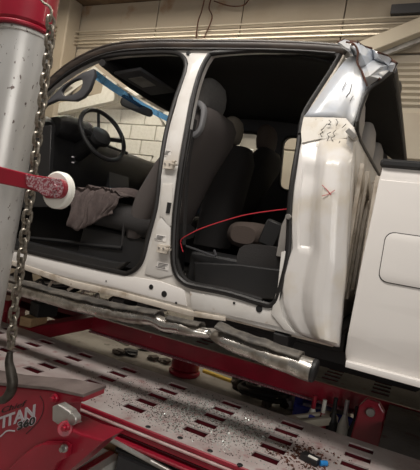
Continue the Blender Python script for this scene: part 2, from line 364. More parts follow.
# lettering
def word(t, p0, p1, Y, hgt, m, name, bold=0.0, shear=.3, squeeze=None, th=.001):
    a, b = at(*p0, Y), at(*p1, Y)
    cu = bpy.data.curves.new('t', 'FONT'); cu.body = t; cu.size = 1; cu.shear = shear; cu.offset = bold; cu.extrude = .01
    o = bpy.data.objects.new('t', cu); COL.objects.link(o)
    me = bpy.data.meshes.new_from_object(o.evaluated_get(bpy.context.evaluated_depsgraph_get())); bpy.data.objects.remove(o)
    xs = [v.co.x for v in me.vertices]; ys = [v.co.y for v in me.vertices]
    W = max(xs) - min(xs); ex = (b - a); L = ex.length; ex.normalize(); ez = Vector((-ex.z, 0, ex.x))
    g = G().add([a + ex * (v.co.x - min(xs)) / W * L + ez * (v.co.y) * hgt / .7 + Vector((0, -v.co.z * .1, 0)) for v in me.vertices], [list(f.vertices) for f in me.polygons])
    return g.obj(name, m, ab, smooth=False)
word('TITAN', (-4, 430), (38.5, 415), 1.2985, .040, decalw, 'lettering', bold=.03, shear=.35)
word('360', (17, 430.5), (37, 423), 1.2982, .026, decalw, 'lettering_outline', bold=.07, shear=.3)
word('360', (17.5, 430), (36.5, 423), 1.2975, .024, ink, 'lettering', bold=.03, shear=.3)
word('Chief', (2, 413), (28, 405), 1.2985, .019, ink, 'lettering', bold=.0, shear=.45)
def stroke(pts, r, Y, m, par, name, k=4):
    return G().tube(smoothpath([at(x, y, Y) for x, y in pts], k), r, 5, flat=.3).obj(name, m, par)
stroke([(40, 396), (43.5, 403), (42.5, 413), (37, 423), (26, 434)], .0016, 1.2988, ink, ab, 'arc_line')
stroke([(-6, 440), (1, 436), (7, 431), (15, 431)], .003, 1.2988, decalw, ab, 'swoosh')
# roller arm in front of the post
za = [at(x, y, 1.12) for x, y in [(-60, 155), (0, 166.5), (34, 175), (58, 178.5)]]; zb = [at(x, y, 1.12) for x, y in [(58, 199), (48, 198.5), (40, 192), (0, 183.5), (-60, 172)]]
endc = at(58.5, 188.5, 1.12); rr = (at(58, 178.5, 1.12) - at(58, 199, 1.12)).length / 2
arc = [Vector((endc.x + rr * math.cos(a), 1.12, endc.z + rr * math.sin(a))) for a in [math.radians(70 - 140 * i / 8) for i in range(9)]]
ra = G().plate(XZ(za[:-1] + arc + zb[1:]), [], .022, lambda u, v, w_: Vector((u, 1.12 + w_, v)), .004).obj('roller_arm', redp, tw, smooth=False)
pts = XZ([at(x, y, 1.107) for x, y in [(25, 174), (34, 176.5), (44, 178), (43, 195), (37, 190), (27, 186)]] ) 
G().plate(pts[:3] + [(q.x * .985 + endc.x * .015, q.z) for q in arc] + pts[3:], [], .003, lambda u, v, w_: Vector((u, 1.1075 + w_, v)), .001).obj('chipped_face', redworn, ra, smooth=False)
c2 = at(56.5, 190, 1.14)
G().cyl((c2.x, 1.134, c2.z), (c2.x, 1.165, c2.z), .061, n=40, ch=.1).obj('roller', whitep, tw)
G().cyl((endc.x, 1.10, endc.z), (endc.x, 1.106, endc.z), .012, n=6).obj('bolt', redworn, ra)
# ---------------------------------------------------------------- chain
ch = empty('tow_chain', at(10, 350, 1.2), 'heavy steel link chain hanging beside the silver post', 'chain')
cp = smoothpath([at(x, y, 1.2) for x, y in [(51, 18), (50, 32), (49, 50), (46.5, 69), (44, 87), (42, 106), (38, 135), (35, 161), (30, 197), (25, 233), (20, 270), (15, 305), (12.5, 330), (10, 352)]], 8)
acc = [0]
for i in range(1, len(cp)): acc.append(acc[-1] + (cp[i] - cp[i - 1]).length)
def along(d):
    for i in range(1, len(cp)):
        if acc[i] >= d: t = (d - acc[i - 1]) / (acc[i] - acc[i - 1]); return cp[i - 1].lerp(cp[i], t)
    return cp[-1]
pit = .0345; nL = int(acc[-1] / pit)
wr = .0062; lk = G()
prof = []
for i in range(16):
    a = 2 * math.pi * i / 16; prof.append((.0137 * math.cos(a), 0, (.0098 if math.sin(a) > 0 else -.0098) * (1 if abs(math.sin(a)) > .01 else 0) + .0137 * math.sin(a)))
def link_obj(c, t, tw_):
    g = G().tube([Vector(q) for q in prof], wr, 7, closed=True)
    return g
base_link = None
for i in range(nL):
    c = along((i + .5) * pit); t = (along((i + 1) * pit) - along(i * pit)).normalized()
    if base_link is None:
        base_link = link_obj(None, None, 0).obj('link', chainm, ch, org=Vector((0, 0, 0))); o = base_link
    else:
        o = base_link.copy(); COL.objects.link(o)
    o.location = c - WLOC[ch.name]
    q = t.to_track_quat('Z', 'X').to_matrix() @ Matrix.Rotation(math.radians((15 if i % 2 else 105) + random.uniform(-8, 8)), 3, 'Z')
    o.rotation_euler = q.to_euler()
hp = smoothpath([at(x, y, 1.2) for x, y in [(10, 352), (9, 362), (11, 372), (12.5, 383), (10, 393), (3, 400), (-6, 400)]], 4)
G().tube(hp, [.010 + .009 * math.sin(math.pi * i / (len(hp) - 1)) for i in range(len(hp))], 12).obj('hook', hookm, ch)
G().tube(smoothpath([at(x, y, 1.2) for x, y in [(50, 22), (51.5, 12), (49, 6), (44, 3), (38, -4), (30, -12)]], 4), .0048, 8).obj('top_link', chainm, ch)

# ================================================================== THE TRUCK
tk = empty('pickup_truck', (-1.2, 2.95, ZD), 'white crew cab pickup stripped of its near doors, crushed at the rear roof corner', 'truck')
front = [(-14, 236), (-22, 190), (-24, 150), (-8, 128), (16, 118), (38, 98), (62, 77), (90, 61), (115, 55), (150, 52.5), (172, 52.5), (182, 56), (186, 64), (184, 76), (177, 95), (168, 125), (163, 150), (159, 180), (157, 200), (155, 212), (148, 238), (143, 258), (137, 268), (128, 273), (118, 272), (60, 259), (12, 247)]
rear = [(216, 53), (208, 57), (200, 73), (193, 98), (187, 130), (181, 165), (177, 195), (174, 225), (173, 258), (176, 273), (182, 281), (192, 286), (227, 293), (260, 303), (271, 305), (277, 299), (281, 284), (287, 258), (289, 235), (290, 205), (293, 180), (299, 145), (304, 115), (325, 82), (338, 62), (338, 56), (322, 52), (260, 50)]
outer = [(-40, 250), (12, 262), (75, 284), (120, 294), (150, 302), (190, 312), (226, 318), (256, 326), (296, 336), (318, 340), (336, 342), (341, 318), (348, 250), (351, 200), (354, 160), (355, 134), (353, 127), (368, 88), (361, 66), (352, 48), (345, 45), (280, 41), (190, 39), (140, 39), (113, 43), (90, 50), (67, 64), (43, 86), (20, 108), (-6, 124), (-34, 134)]
fr = XZ(smoothpath([S(*p) for p in front], 3, True)); re_ = XZ(smoothpath([S(*p) for p in rear], 3, True)); ou = XZ([S(*p) for p in outer])
sidemap = lambda u, v, w_: Vector((u, yside(v) + .03 + w_, v))
cuts = [(1, z) for z in (1.65, 1.9, 2.1)]
side = G().plate(ou, [fr, re_], .06, sidemap, .006, cuts).obj('cab_side', white, tk)
# stamped relief on the pillar and sill
def raised(px, name, m, th=.012, bev=.004, par=side, off=0.0, holes=()):
    return G().plate(XZ([S(*p) for p in px]), [XZ([S(*p) for p in h]) for h in holes], th, lambda u, v, w_: Vector((u, yside(v) + off + w_, v)), bev, cuts).obj(name, m, par)
raised([(190, 54), (207, 55), (198, 75), (190, 100), (183, 138), (178, 165), (166, 162), (170, 130), (178, 98), (187, 72)], 'pillar_skin', white)
raised([(162, 184), (173, 184), (172, 226), (168, 226), (160, 216)], 'pillar_stamping', white)
raised([(158, 222), (163, 216), (171, 228), (171, 262), (173, 275), (160, 278), (145, 274), (149, 258), (153, 240)], 'pillar_foot', white)
raised([(60, 262), (118, 275), (135, 277), (160, 281), (185, 290), (187, 306), (150, 297), (120, 289), (75, 279), (-20, 257), (-20, 246), (12, 251)], 'sill_skin', bedwhite)
raised([(190, 291), (227, 297), (262, 307), (280, 312), (292, 330), (256, 322), (226, 315), (192, 309)], 'sill_skin', white)
raised([(-20, 256), (12, 260), (75, 281), (120, 291), (150, 299), (190, 310), (226, 317), (226, 321), (190, 316), (150, 305), (120, 297), (75, 288), (12, 265), (-20, 262)], 'pinch_weld', dirtywhite, par=tk, off=-.005)
for (x, y, r) in [(151, 287, .013), (164, 294, .016), (259, 309, .016), (176, 303, .006), (194, 312, .006), (43, 276, .006), (52, 280, .007), (78, 286, .005), (96, 290, .005), (106, 281, .004), (188, 53, .012), (234, 303, .006)]:
    p = S(x, y, -.008); G().cyl((p.x, p.y - .001, p.z), (p.x, p.y + .012, p.z), r, n=14).obj('body_hole', plastic, side)
p = S(169, 208, -.004); G().box((p.x, p.y, p.z), (.022, .014, .055)).obj('latch_pocket', plastic, side)
# hinges for the missing rear door
for (x, y) in [(169, 165), (163, 249)]:
    p = S(x, y, -.02); hg = G().box(p, (.06, .02, .042)).box(p + Vector((.036, -.015, .004)), (.022, .035, .01)).box(p + Vector((.032, -.01, .02)), (.02, .02, .007)).obj('door_hinge', dirtywhite, side, smooth=False)
    for dx in (-.022, .012): G().cyl(p + Vector((dx * .8, -.009, .004)), p + Vector((dx * .8, -.016, .004)), .005, n=6).obj('bolt', steel, hg)
# labels on the pillar foot: small printed stickers
for (x, y, a, b) in [(161, 238, .06, .03), (163, 266, .07, .035), (168, 153, .035, .03)]:
    p = S(x, y, -.0075); st = G().box(p, (a, .002, b)).obj('sticker', bedwhite, side, smooth=False)
    for k in range(4): G().box(p + Vector((-.004 * k, -.0015, b * (.3 - .2 * k))), (a * (.8 - .1 * (k % 3)), .001, .0028)).obj('print_line', ink, st, smooth=False)
p = S(289, 217, -.012); G().cyl((p.x, p.y + .01, p.z), (p.x, p.y - .02, p.z), .012, n=14).obj('door_striker', steel, side)
# weatherstrips
def seal(px, off, r, name='door_seal', m=black, closed=True, par=tk, k=3, flat=1.0):
    return G().tube(smoothpath([S(*p, off) for p in px], k, closed), r, 8, closed, flat).obj(name, m, par)
seal(front, .0, .013); seal(rear, -.002, .014)
seal([(x + 3.5, y) for x, y in rear[4:9]] + [(177, 259), (181, 272), (187, 280), (196, 284), (227, 289.5), (262, 299.5)], .03, .010, 'inner_seal', closed=False)
seal([(340, 55), (330, 72), (312, 100), (304, 114), (300, 134)], -.012, .012, 'pillar_seal', closed=False)
seal([(344, 56), (334, 73), (316, 101), (307, 116)], -.006, .008, 'pillar_edge', m=dirtywhite, closed=False)
# dark roof rail: gutter and door frame seal
rail = [(-25, 139), (12, 117), (40, 93), (65, 71), (90, 56.5), (115, 48.5), (150, 45.5), (190, 45.5), (250, 46), (300, 47.5), (335, 50), (346, 52)]
seal(rail, -.008, .021, 'roof_rail', roofdark, False, flat=.8)
seal([(x, y - 4.5) for x, y in rail[1:]], .0, .010, 'roof_gutter', roofdark, False)
seal([(x, y + 3.2) for x, y in rail[1:-1]], -.014, .006, 'roof_rail', black, False)
# roof, cab rear wall
zr = lambda x: S(60, 70).z + 0.0
RE = [at(383, 76, 2.10), at(394, 68, 2.22), at(397, 88, 2.5), at(400, 113, 2.85), at(403, 140, 3.3), at(406, 168, 3.82)]
def rear_edge(v):
    q = v * 5; i = min(int(q), 4); return RE[i].lerp(RE[i + 1], q - i)
def roof(u, v):
    px = [(40, 88), (67, 64), (90, 50), (140, 39), (190, 39), (280, 41), (345, 45)]
    q = u * (len(px) - 1); i = min(int(q), len(px) - 2); a = S(*px[i]).lerp(S(*px[i + 1]), q - i)
    if u == 0: pass
    yy = a.y + .02 + (3.75 - a.y) * v
    P = Vector((a.x, yy, a.z + .05 * (1 - (2 * v - 1) ** 4) - .005)); k = max(0, u - .86) / .14
    return P.lerp(rear_edge(v), k * k * (3 - 2 * k))
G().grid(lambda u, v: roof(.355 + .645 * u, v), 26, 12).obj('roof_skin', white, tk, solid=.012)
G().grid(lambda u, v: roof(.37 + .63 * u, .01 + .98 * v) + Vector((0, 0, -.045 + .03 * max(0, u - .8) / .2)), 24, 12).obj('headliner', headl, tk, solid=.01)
XB = -.33
bx = lambda z: XB - .03 + (.09 * (z - 1.94) / .33 if z > 1.94 else .03 * max(0, (1.94 - z)) / .5 if z > 1.44 else .03)
zs = at(354, 130, 2.04).z
bw_out = [(2.0, 1.05), (2.0, 1.6), (2.03, zs), (2.6, zs - .02), (3.92, zs - .02), (3.92, 1.05)]
G().plate(bw_out, [], .03, lambda u, v, w_: Vector((bx(v) - .015 + w_, u, v)), .004, [(1, 1.6)]).obj('cab_rear_wall', white, tk)
G().tube(smoothpath([Vector((bx(zs), 3.86, zs - .01)), Vector((bx(zs), 2.6, zs - .012)), Vector((bx(zs), 2.08, zs + .005)), at(362, 104, 2.06), at(369, 89, 2.08), at(381, 80, 2.1), at(393, 70, 2.18)] , 3), .009, 8).obj('rear_window_gasket', black, tk)
G().tube([p + Vector((.004, 0, -.01)) for p in RE[1:]], .013, 8).obj('rear_window_gasket', black, tk)
G().plate([(3.84, zs - .03), (3.9, zs - .03), (3.86, 2.12), (3.78, 2.12)], [], .05, lambda u, v, w_: Vector((bx(v) + w_, u, v)), .004).obj('far_rear_pillar', black, tk)
for i, (y0, y1) in enumerate([(2.10, 2.22), (2.30, 2.5), (2.6, 3.3)]):
    G().plate([(y0, 1.2), (y1, 1.2), (y1, 1.75), (y0, 1.82)], [[(y0 + .03, 1.24), (y1 - .03, 1.24), (y1 - .03, 1.7), (y0 + .03, 1.76)]], .02, lambda u, v, w_: Vector((XB + .012 + w_, u, v)), .004).obj('rear_wall_rib', dirtywhite, tk, smooth=False)
p = at(398, 88, 2.6); G().loft([((p.x, p.y + s * .07, p.z), (.018 * k, 0, 0), (0, 0, .03 * k)) for s, k in ((-1, .5), (-.6, .9), (0, 1), (.6, .9), (1, .5))]).obj('cargo_lamp', plastic, tk)
# rear corner quarter: bright convex ridge
rowsL = [(302, 134, 354), (299, 150, 354.5), (297, 165, 352.5), (294, 185, 351), (292, 205, 350), (291, 222, 349), (291.5, 238, 348), (292, 248, 347.5), (288, 260, 347), (284, 275, 345.5), (282, 290, 343.5), (283, 305, 342.5), (288, 318, 341), (296, 330, 340), (302, 335, 339)]
prof_u = [(0, .015), (.03, -.012), (.10, -.02), (.22, -.024), (.34, -.03), (.42, -.06), (.52, -.085), (.64, -.09), (.78, -.08), (.9, -.055), (.97, -.03), (1.0, .03)]
def cheek(u, v):
    q = v * (len(rowsL) - 1); i = min(int(q), len(rowsL) - 2); f = q - i
    l = rowsL[i][0] * (1 - f) + rowsL[i + 1][0] * f; y = rowsL[i][1] * (1 - f) + rowsL[i + 1][1] * f; r = rowsL[i][2] * (1 - f) + rowsL[i + 1][2] * f
    k = u * (len(prof_u) - 1); j = min(int(k), len(prof_u) - 2); h = k - j
    s = prof_u[j][0] * (1 - h) + prof_u[j + 1][0] * h; d = prof_u[j][1] * (1 - h) + prof_u[j + 1][1] * h
    amp = min(1, v / .12) * (.35 + .65 * min(1, max(0, (1 - v) / .04))); ys = y + (12 * s if v > .5 else 6 * s) * min(1, v * 4)
    if .15 < v < .5 and .12 < s < .4: d += .012
    return S(l + (r - l) * s, ys, d * amp - .004)
G().grid(cheek, 33, 42).obj('corner_panel', shellwhite, tk, solid=.006)
raised([(282, 252), (289, 250), (288, 262), (283, 280), (280, 300), (284, 318), (296, 333), (285, 330), (272, 314), (274, 302), (278, 290)], 'inner_flange', white, par=tk, off=-.008)
# upper rear pillar: bare creased skin, primer patch with marker notes
up = [(344, 62), (350, 57), (356, 56), (361, 66), (368, 88), (361, 105), (353, 126), (346, 118), (304, 117), (316, 101), (330, 80)]
def creased(px, name, m, off, amp, inner, par=tk):
    bm = bmesh.new(); P = [S(*p, off) for p in px]; vs = [bm.verts.new(p) for p in P]; bm.faces.new(vs)
    f0 = bm.faces[:]; bmesh.ops.triangulate(bm, faces=f0)
    bmesh.ops.subdivide_edges(bm, edges=bm.edges[:], cuts=2, use_grid_fill=True); bmesh.ops.triangulate(bm, faces=bm.faces[:])
    for v in bm.verts:
        if not v.is_boundary: v.co.y += amp * (noise.noise(v.co * 14) * 1.3 - .2)
        else: v.co.y += amp * .3 * noise.noise(v.co * 20)
    bm.verts.index_update(); g = G().add([v.co.copy() for v in bm.verts], [[v.index for v in f.verts] for f in bm.faces]); bm.free()
    return g.obj(name, m, par, smooth=(m is silver), solid=.008)
creased(up, 'pillar_skin', silver, -.02, .009, None)
pp = creased([(304, 116), (345, 117), (354, 128), (355, 137), (342, 139), (320, 139), (302, 143), (301, 130)], 'primer_patch', primer, -.018, .002, None)
for L in [[(317, 140), (317, 147)], [(322, 137), (320, 134), (323, 132), (321, 130), (324, 128)], [(327, 141), (329, 137), (327, 134), (331, 132)], [(333, 141), (331, 138), (335, 136), (333, 133), (336, 130)], [(328, 125), (331, 122), (329, 120)], [(322, 130), (327, 124), (331, 125)], [(336, 126), (338, 122), (336, 119)], [(342, 128), (346, 124)], [(346, 97), (350, 92), (352, 84)], [(350, 101), (353, 96)], [(342, 90), (346, 82)], [(340, 141), (338, 145)]]:
    G().tube([S(x, y, -.034) for x, y in L], .0016, 5).obj('marker_stroke', ink, pp)
for L in [[(322, 185), (328, 191), (331, 195)], [(335, 190), (329, 194), (322, 196)]]:
    G().tube(smoothpath([S(x, y, -.098) for x, y in L], 4), .0013, 5).obj('marker_stroke', redink, tk, label='red marker cross')
# crumpled rear roof corner
cr_o = [(338, 43), (344, 40), (350, 42), (358, 43), (364, 47), (372, 49), (378, 53), (387, 56), (392, 61), (397, 64), (394, 71), (386, 74), (380, 79), (374, 84), (368, 88), (364, 78), (360, 68), (356, 58), (349, 51)]
cr_i = [(350, 46, 2.10), (361, 54, 2.06), (366, 66, 2.12), (370, 76, 2.05), (374, 60, 2.20), (380, 68, 2.10), (388, 66, 2.16)]
bm = bmesh.new()
for i, (x, y) in enumerate(cr_o): bm.verts.new(at(x, y, 2.13 + .05 * ((i * 7) % 3 - 1)))
for x, y, Y in cr_i: bm.verts.new(at(x, y, Y))
bm.verts.ensure_lookup_table(); bm.verts.index_update()
# triangulate in photo order: ear-fan to the nearest inner point
n_o = len(cr_o); faces = []
near = [min(range(len(cr_i)), key=lambda k: (cr_i[k][0] - x) ** 2 + (cr_i[k][1] - y) ** 2) for x, y in cr_o]
for i in range(n_o):
    a, b = i, (i + 1) % n_o; faces.append((a, b, n_o + near[b]))
    if near[a] != near[b]: faces.append((a, n_o + near[b], n_o + near[a]))
faces += [(n_o + 1, n_o + 2, n_o + 4), (n_o + 2, n_o + 3, n_o + 5), (n_o + 2, n_o + 5, n_o + 4), (n_o + 4, n_o + 5, n_o + 6)]
cv = [v.co.copy() for v in bm.verts]; bm.free()
crp = G().add(cv, faces).obj('crumpled_roof_corner', silver, tk, smooth=False, solid=.01)
for L in [[0, 1, 2, 3, 4, 5], [6, 7, 8, 9, 10], [12, 13, 14, 15, 16, 17]]:
    G().tube([cv[i] + Vector((0, -.008, 0)) for i in L], [.0028 + .003 * random.random() for _ in L], 6).obj('rust_edge', rust, crp)
G().tube(smoothpath([at(x, y, 2.06) for x, y in [(346, 42), (354, 44), (358, 52), (357, 62), (362, 72), (367, 86)]], 3), .0042, 6).obj('rust_edge', rust, crp)
G().tube([at(x, y, 2.09) for x, y in [(352, 44), (360, 45), (358, 50), (352, 44)]], .006, 6).obj('rust_edge', rust, crp)
seal([(369, 88), (362, 104), (354, 126)], -.01, .009, 'torn_edge', black, False)
G().box(at(352, 135, 2.0), (.05, .05, .02), RY(40)).obj('bent_bracket', steel, tk)
# underbody: frame rail, inner rocker, brackets
G().box((-1.3, 2.36, 1.0), (2.9, .09, .13)).obj('frame_member', plastic, tk, smooth=False)
G().box((.7, 2.36, 1.0), (2.0, .09, .12)).obj('frame_member', plastic, tk, smooth=False)
G().box((-1.3, 3.55, 1.0), (2.9, .09, .13)).obj('frame_member', plastic, tk, smooth=False)
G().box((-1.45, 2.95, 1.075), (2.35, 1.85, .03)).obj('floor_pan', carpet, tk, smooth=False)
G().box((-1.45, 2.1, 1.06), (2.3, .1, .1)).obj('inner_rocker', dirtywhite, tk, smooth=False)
G().box((-.55, 2.75, .93), (1.3, .6, .26), ch=.05).obj('dark_filler_tank', plastic, tk, smooth=False)  # dark box added to keep the gap below the body dark
G().tube([(-2.6, 2.95, .98), (.9, 2.95, .9)], .05, 12).obj('dark_filler_shaft', plastic, tk)  # added with the box as dark fill under the body
G().box((.6, 3.5, .95), (2.2, .2, .2)).obj('frame_member', plastic, tk, smooth=False)  # far rail, also added to darken the gap underneath
for x, y in [(285, 337), (126, 302), (150, 304), (20, 280)]:
    p = at(x, y, 2.08); G().box(p, (.07, .14, .1), RX(20)).obj('step_bracket', plastic, tk, smooth=False)
for i in range(9):
    p = at(20 + i * 15 + random.uniform(-4, 4), 280 + i * 3.4, 2.12); q = p + Vector((random.uniform(-.05, .1), random.uniform(0, .1), random.uniform(-.03, .03)))
    G().tube(smoothpath([p, p.lerp(q, .5) + Vector((0, 0, .03)), q, q + Vector((.1, .1, .02))], 3), .009, 6).obj('loose_bracket', random.choice([dirtywhite, wood, plastic, steel]), tk)
# ---------------------------------------------------------------- bed
bo = [(382.5, 166), (378, 185), (371, 220), (363, 258), (355, 300), (348, 335), (345, 352), (345, 363)]
BL = [at(x, y, 1.97) for x, y in bo]; XE = 1.62; zb0 = BL[-1].z; zt0 = BL[0].z
arch = [(.72 + .47 * math.cos(a), .93 + .47 * math.sin(a)) for a in [math.radians(170 - 160 * i / 14) for i in range(15)]]
bo2 = XZ(BL) + [(.72 - .47, zb0 - .012)] + arch + [(XE - .2, zb0 + .0), (XE, 1.12), (XE, zt0)]
zc1 = at(395, 181, 1.97).z
def bedmap(u, v, w_):
    b = 1.97; t = (v - zb0) / (zt0 - zb0)
    b -= .018 * math.sin(math.pi * min(max(t, 0), 1)) + (.006 if v < zc1 else 0) ; b += .02 * max(0, .15 - t) / .15
    return Vector((u, b + .02 + w_, v))
bd = G().plate(bo2, [], .04, bedmap, .008, [(1, zb0 + (zt0 - zb0) * k / 14) for k in range(1, 14)] + [(1, zc1), (1, zc1 + .012)]).obj('bed_side', bedwhite, tk)
G().plate([(x, z) for x, z in [(BL[-1].x + .005, zb0 - .012), (.24, zb0 - .016), (.24, zb0 + .012), (BL[-1].x + .004, zb0 + .012)]], [], .05, lambda u, v, w_: Vector((u, 1.975 + w_, v)), .004).obj('bed_lower_lip', bedwhite, tk)
G().box(((BL[0].x + XE) / 2 - .0, 2.0, zt0 + .012), (XE - BL[0].x + .02, .09, .035), ch=.01).obj('bed_rail_cap', plastic, tk)
p0, p1 = at(386, 231, 1.95), at(388, 283, 1.95)
fx, fz0, fz1 = p0.x, p1.z, p0.z; ff = []
for cx, cz, a0 in ((fx + .035, fz0 + .035, 180), (fx + .20, fz0 + .035, 270), (fx + .20, fz1 - .035, 0), (fx + .035, fz1 - .035, 90)):
    for k in range(6): a = math.radians(a0 + 18 * k); ff.append((cx + .035 * math.cos(a), cz + .035 * math.sin(a)))
fm = lambda d: (lambda u, v, w_: bedmap(u, v, -.02 + w_) + Vector((0, d, 0)))
G().plate(ff, [], .004, fm(-.0005), .001, [(1, fz0 + .05), (1, fz0 + .1)]).obj('fuel_door_gap', plastic, bd)
cx_, cz_ = sum(a for a, b in ff) / 24, sum(b for a, b in ff) / 24
G().plate([(cx_ + (a - cx_) * .975, cz_ + (b - cz_) * .965) for a, b in ff], [], .006, fm(-.002), .001, [(1, fz0 + .05), (1, fz0 + .1)]).obj('fuel_door', bedwhite, bd)
G().box((XB + .1, 2.95, 1.42), (.03, 1.84, .68)).obj('bed_front_wall', dirtywhite, tk, smooth=False)
G().box((.68, 2.95, 1.16), (1.85, 1.8, .03)).obj('bed_floor', dirtywhite, tk, smooth=False)
G().box((.68, 3.91, 1.45), (1.85, .05, .8)).obj('bed_side', bedwhite, tk, smooth=False)
G().box((XE, 2.95, 1.45), (.05, 1.9, .7)).obj('tailgate', bedwhite, tk, smooth=False)
def wheel(x, y, s):
    t = G().tube([Vector((x + .29 * math.cos(a), y, .93 + .29 * math.sin(a))) for a in [2 * math.pi * i / 32 for i in range(32)]], .09, 12, True, 1.25).obj('tyre', tirem, tk)
    G().cyl((x, y - .1, .93), (x, y + .1, .93), .21, n=28).obj('wheel_rim', steel, tk)
    for k in range(6):
        a = k * math.pi / 3; G().cyl((x + .07 * math.cos(a), y - s * .1, .93 + .07 * math.sin(a)), (x + .07 * math.cos(a), y - s * .115, .93 + .07 * math.sin(a)), .012, n=6).obj('wheel_nut', steel, tk)
for x in (.72, -3.25):
    wheel(x, 2.12, 1); wheel(x, 3.62, -1)
# ---------------------------------------------------------------- front end (beyond the left edge of the photo)
fa = [(-3.25 + .46 * math.cos(a), .93 + .46 * math.sin(a)) for a in [math.radians(170 - 160 * i / 12) for i in range(13)]]
for yy in (2.0, 3.9):
    G().plate([(-4.1, 1.05)] + [(-3.72, 1.0)] + fa + [(-2.62, 1.02), (-2.58, 1.45), (-2.72, 1.78), (-4.0, 1.68), (-4.12, 1.5)], [], .04, lambda u, v, w_: Vector((u, yy + w_, v)), .008).obj('fender', white, tk)
G().grid(lambda u, v: Vector((-4.05 + 1.35 * u, 2.02 + 1.86 * v, 1.69 + .1 * u + .05 * math.sin(math.pi * v))), 6, 8).obj('hood', white, tk, solid=.02)
G().box((-4.12, 2.95, 1.35), (.12, 1.9, .6)).obj('grille', plastic, tk, smooth=False)
# ---------------------------------------------------------------- far side of the cab
def farX(x0, x1, r=.05): return x0, x1
fs_out = [(-2.75, 1.05), (-.33, 1.05), (-.33, 1.9), (-.42, 2.3), (-.9, 2.4), (-1.9, 2.4), (-2.7, 1.82)]
def rrect(x0, x1, z0, z1, r, sl=0.0):
    out = []
    for cx, cz, a0 in ((x0 + r, z0 + r, 180), (x1 - r, z0 + r, 270), (x1 - r, z1 - r, 0), (x0 + r + sl, z1 - r, 90)):
        for k in range(5): a = math.radians(a0 + 22.5 * k); out.append((cx + r * math.cos(a), cz + r * math.sin(a)))
    return out
wh1 = rrect(-2.5, -1.44, 1.85, 2.29, .06, .5); wh2 = rrect(-1.235, -.55, 1.84, 2.28, .07)
fmap = lambda u, v, w_: Vector((u, 3.92 - (yside(v) - 2.0) - w_, v))
G().plate(fs_out, [wh1, wh2], .07, fmap, .006, cuts).obj('far_cab_side', greyplastic, tk, label='grey lined far side of the cab')
for L in (wh1, wh2):
    G().plate([(a, b) for a, b in L], [], .006, fmap, .001, cuts).obj('window_pane', glassm, tk)
    G().tube([fmap(a, b, .035) for a, b in L], .012, 6, True).obj('window_seal', black, tk)
# ---------------------------------------------------------------- windshield, A pillar trim, header
wt, wbm = (-1.95, 2.275), (-2.66, 1.86)
def ws(u, v):      # u down, v across
    bow = .10 * (1 - (2 * v - 1) ** 2)
    return Vector((wt[0] + (wbm[0] - wt[0]) * u - bow, 2.16 + 1.62 * v + (2 * v - 1) * .05 * u, wt[1] + (wbm[1] - wt[1]) * u))
wsd = G().grid(ws, 6, 12).obj('windshield', glassm, tk, solid=.006)
G().grid(lambda u, v: ws(.01 + .07 * u, .02 + .96 * v) + Vector((.006, 0, -.008)), 2, 12).obj('tint_band', tint, wsd)
G().tube([ws(-.03, v / 8) + Vector((.03, 0, .01)) for v in range(9)], .022, 8).obj('windshield_header', headl, tk)
# A pillar inner trim with grab handle loop
tr_o = [(30, 122), (48, 104), (66, 86), (85, 74), (96, 70), (97, 76), (92, 90), (86, 98), (78, 102), (60, 101), (48, 106), (34, 124)]
tr_h = [(64, 92), (72, 84), (82, 80), (85, 83), (83, 90), (76, 95), (67, 97)]
G().plate(XZ([at(x, y, 2.14) for x, y in tr_o]), [XZ(smoothpath([at(x, y, 2.14) for x, y in tr_h], 3, True))], .03, lambda u, v, w_: Vector((u, 2.13 + w_, v)), .006).obj('grab_handle', greyplastic, tk)
# dash: top pad, face, cluster hood, vents
dz = 1.93
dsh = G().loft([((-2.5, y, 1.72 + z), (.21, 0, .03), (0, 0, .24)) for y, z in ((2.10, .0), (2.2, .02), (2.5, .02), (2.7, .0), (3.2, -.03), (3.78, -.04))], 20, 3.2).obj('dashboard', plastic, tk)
hood = G().loft([((-2.36, y, 1.93 + z), (.12 * k, 0, .02), (0, 0, .09 * k)) for y, z, k in ((2.28, -.02, .8), (2.36, .0, 1), (2.55, .005, 1), (2.68, -.01, .8))], 16, 3).obj('instrument_hood', plastic, dsh)
for i, (x, y) in enumerate([(73, 157), (73, 162.5)]):
    p = at(x, y, 2.24); G().box(p, (.012, .012, .008)).obj('light_switch', decalg, dsh)
G().box((-2.31, 3.0, 1.7), (.05, .26, .3), RY(-12)).obj('centre_stack', greyplastic, dsh)
G().box((-2.33, 2.12, 1.62), (.4, .03, .5), RY(-8)).obj('dash_end_cap', plastic, dsh)
G().loft([((-2.32, 2.2, 1.88), (.012, 0, .05), (0, .05, 0)), ((-2.30, 2.2, 1.89), (.012, 0, .045), (0, .045, 0))], 20, 2).obj('air_vent', plastic, dsh)
G().box((-2.68, 2.95, 1.45), (.06, 1.8, .8)).obj('firewall', carpet, tk, smooth=False)
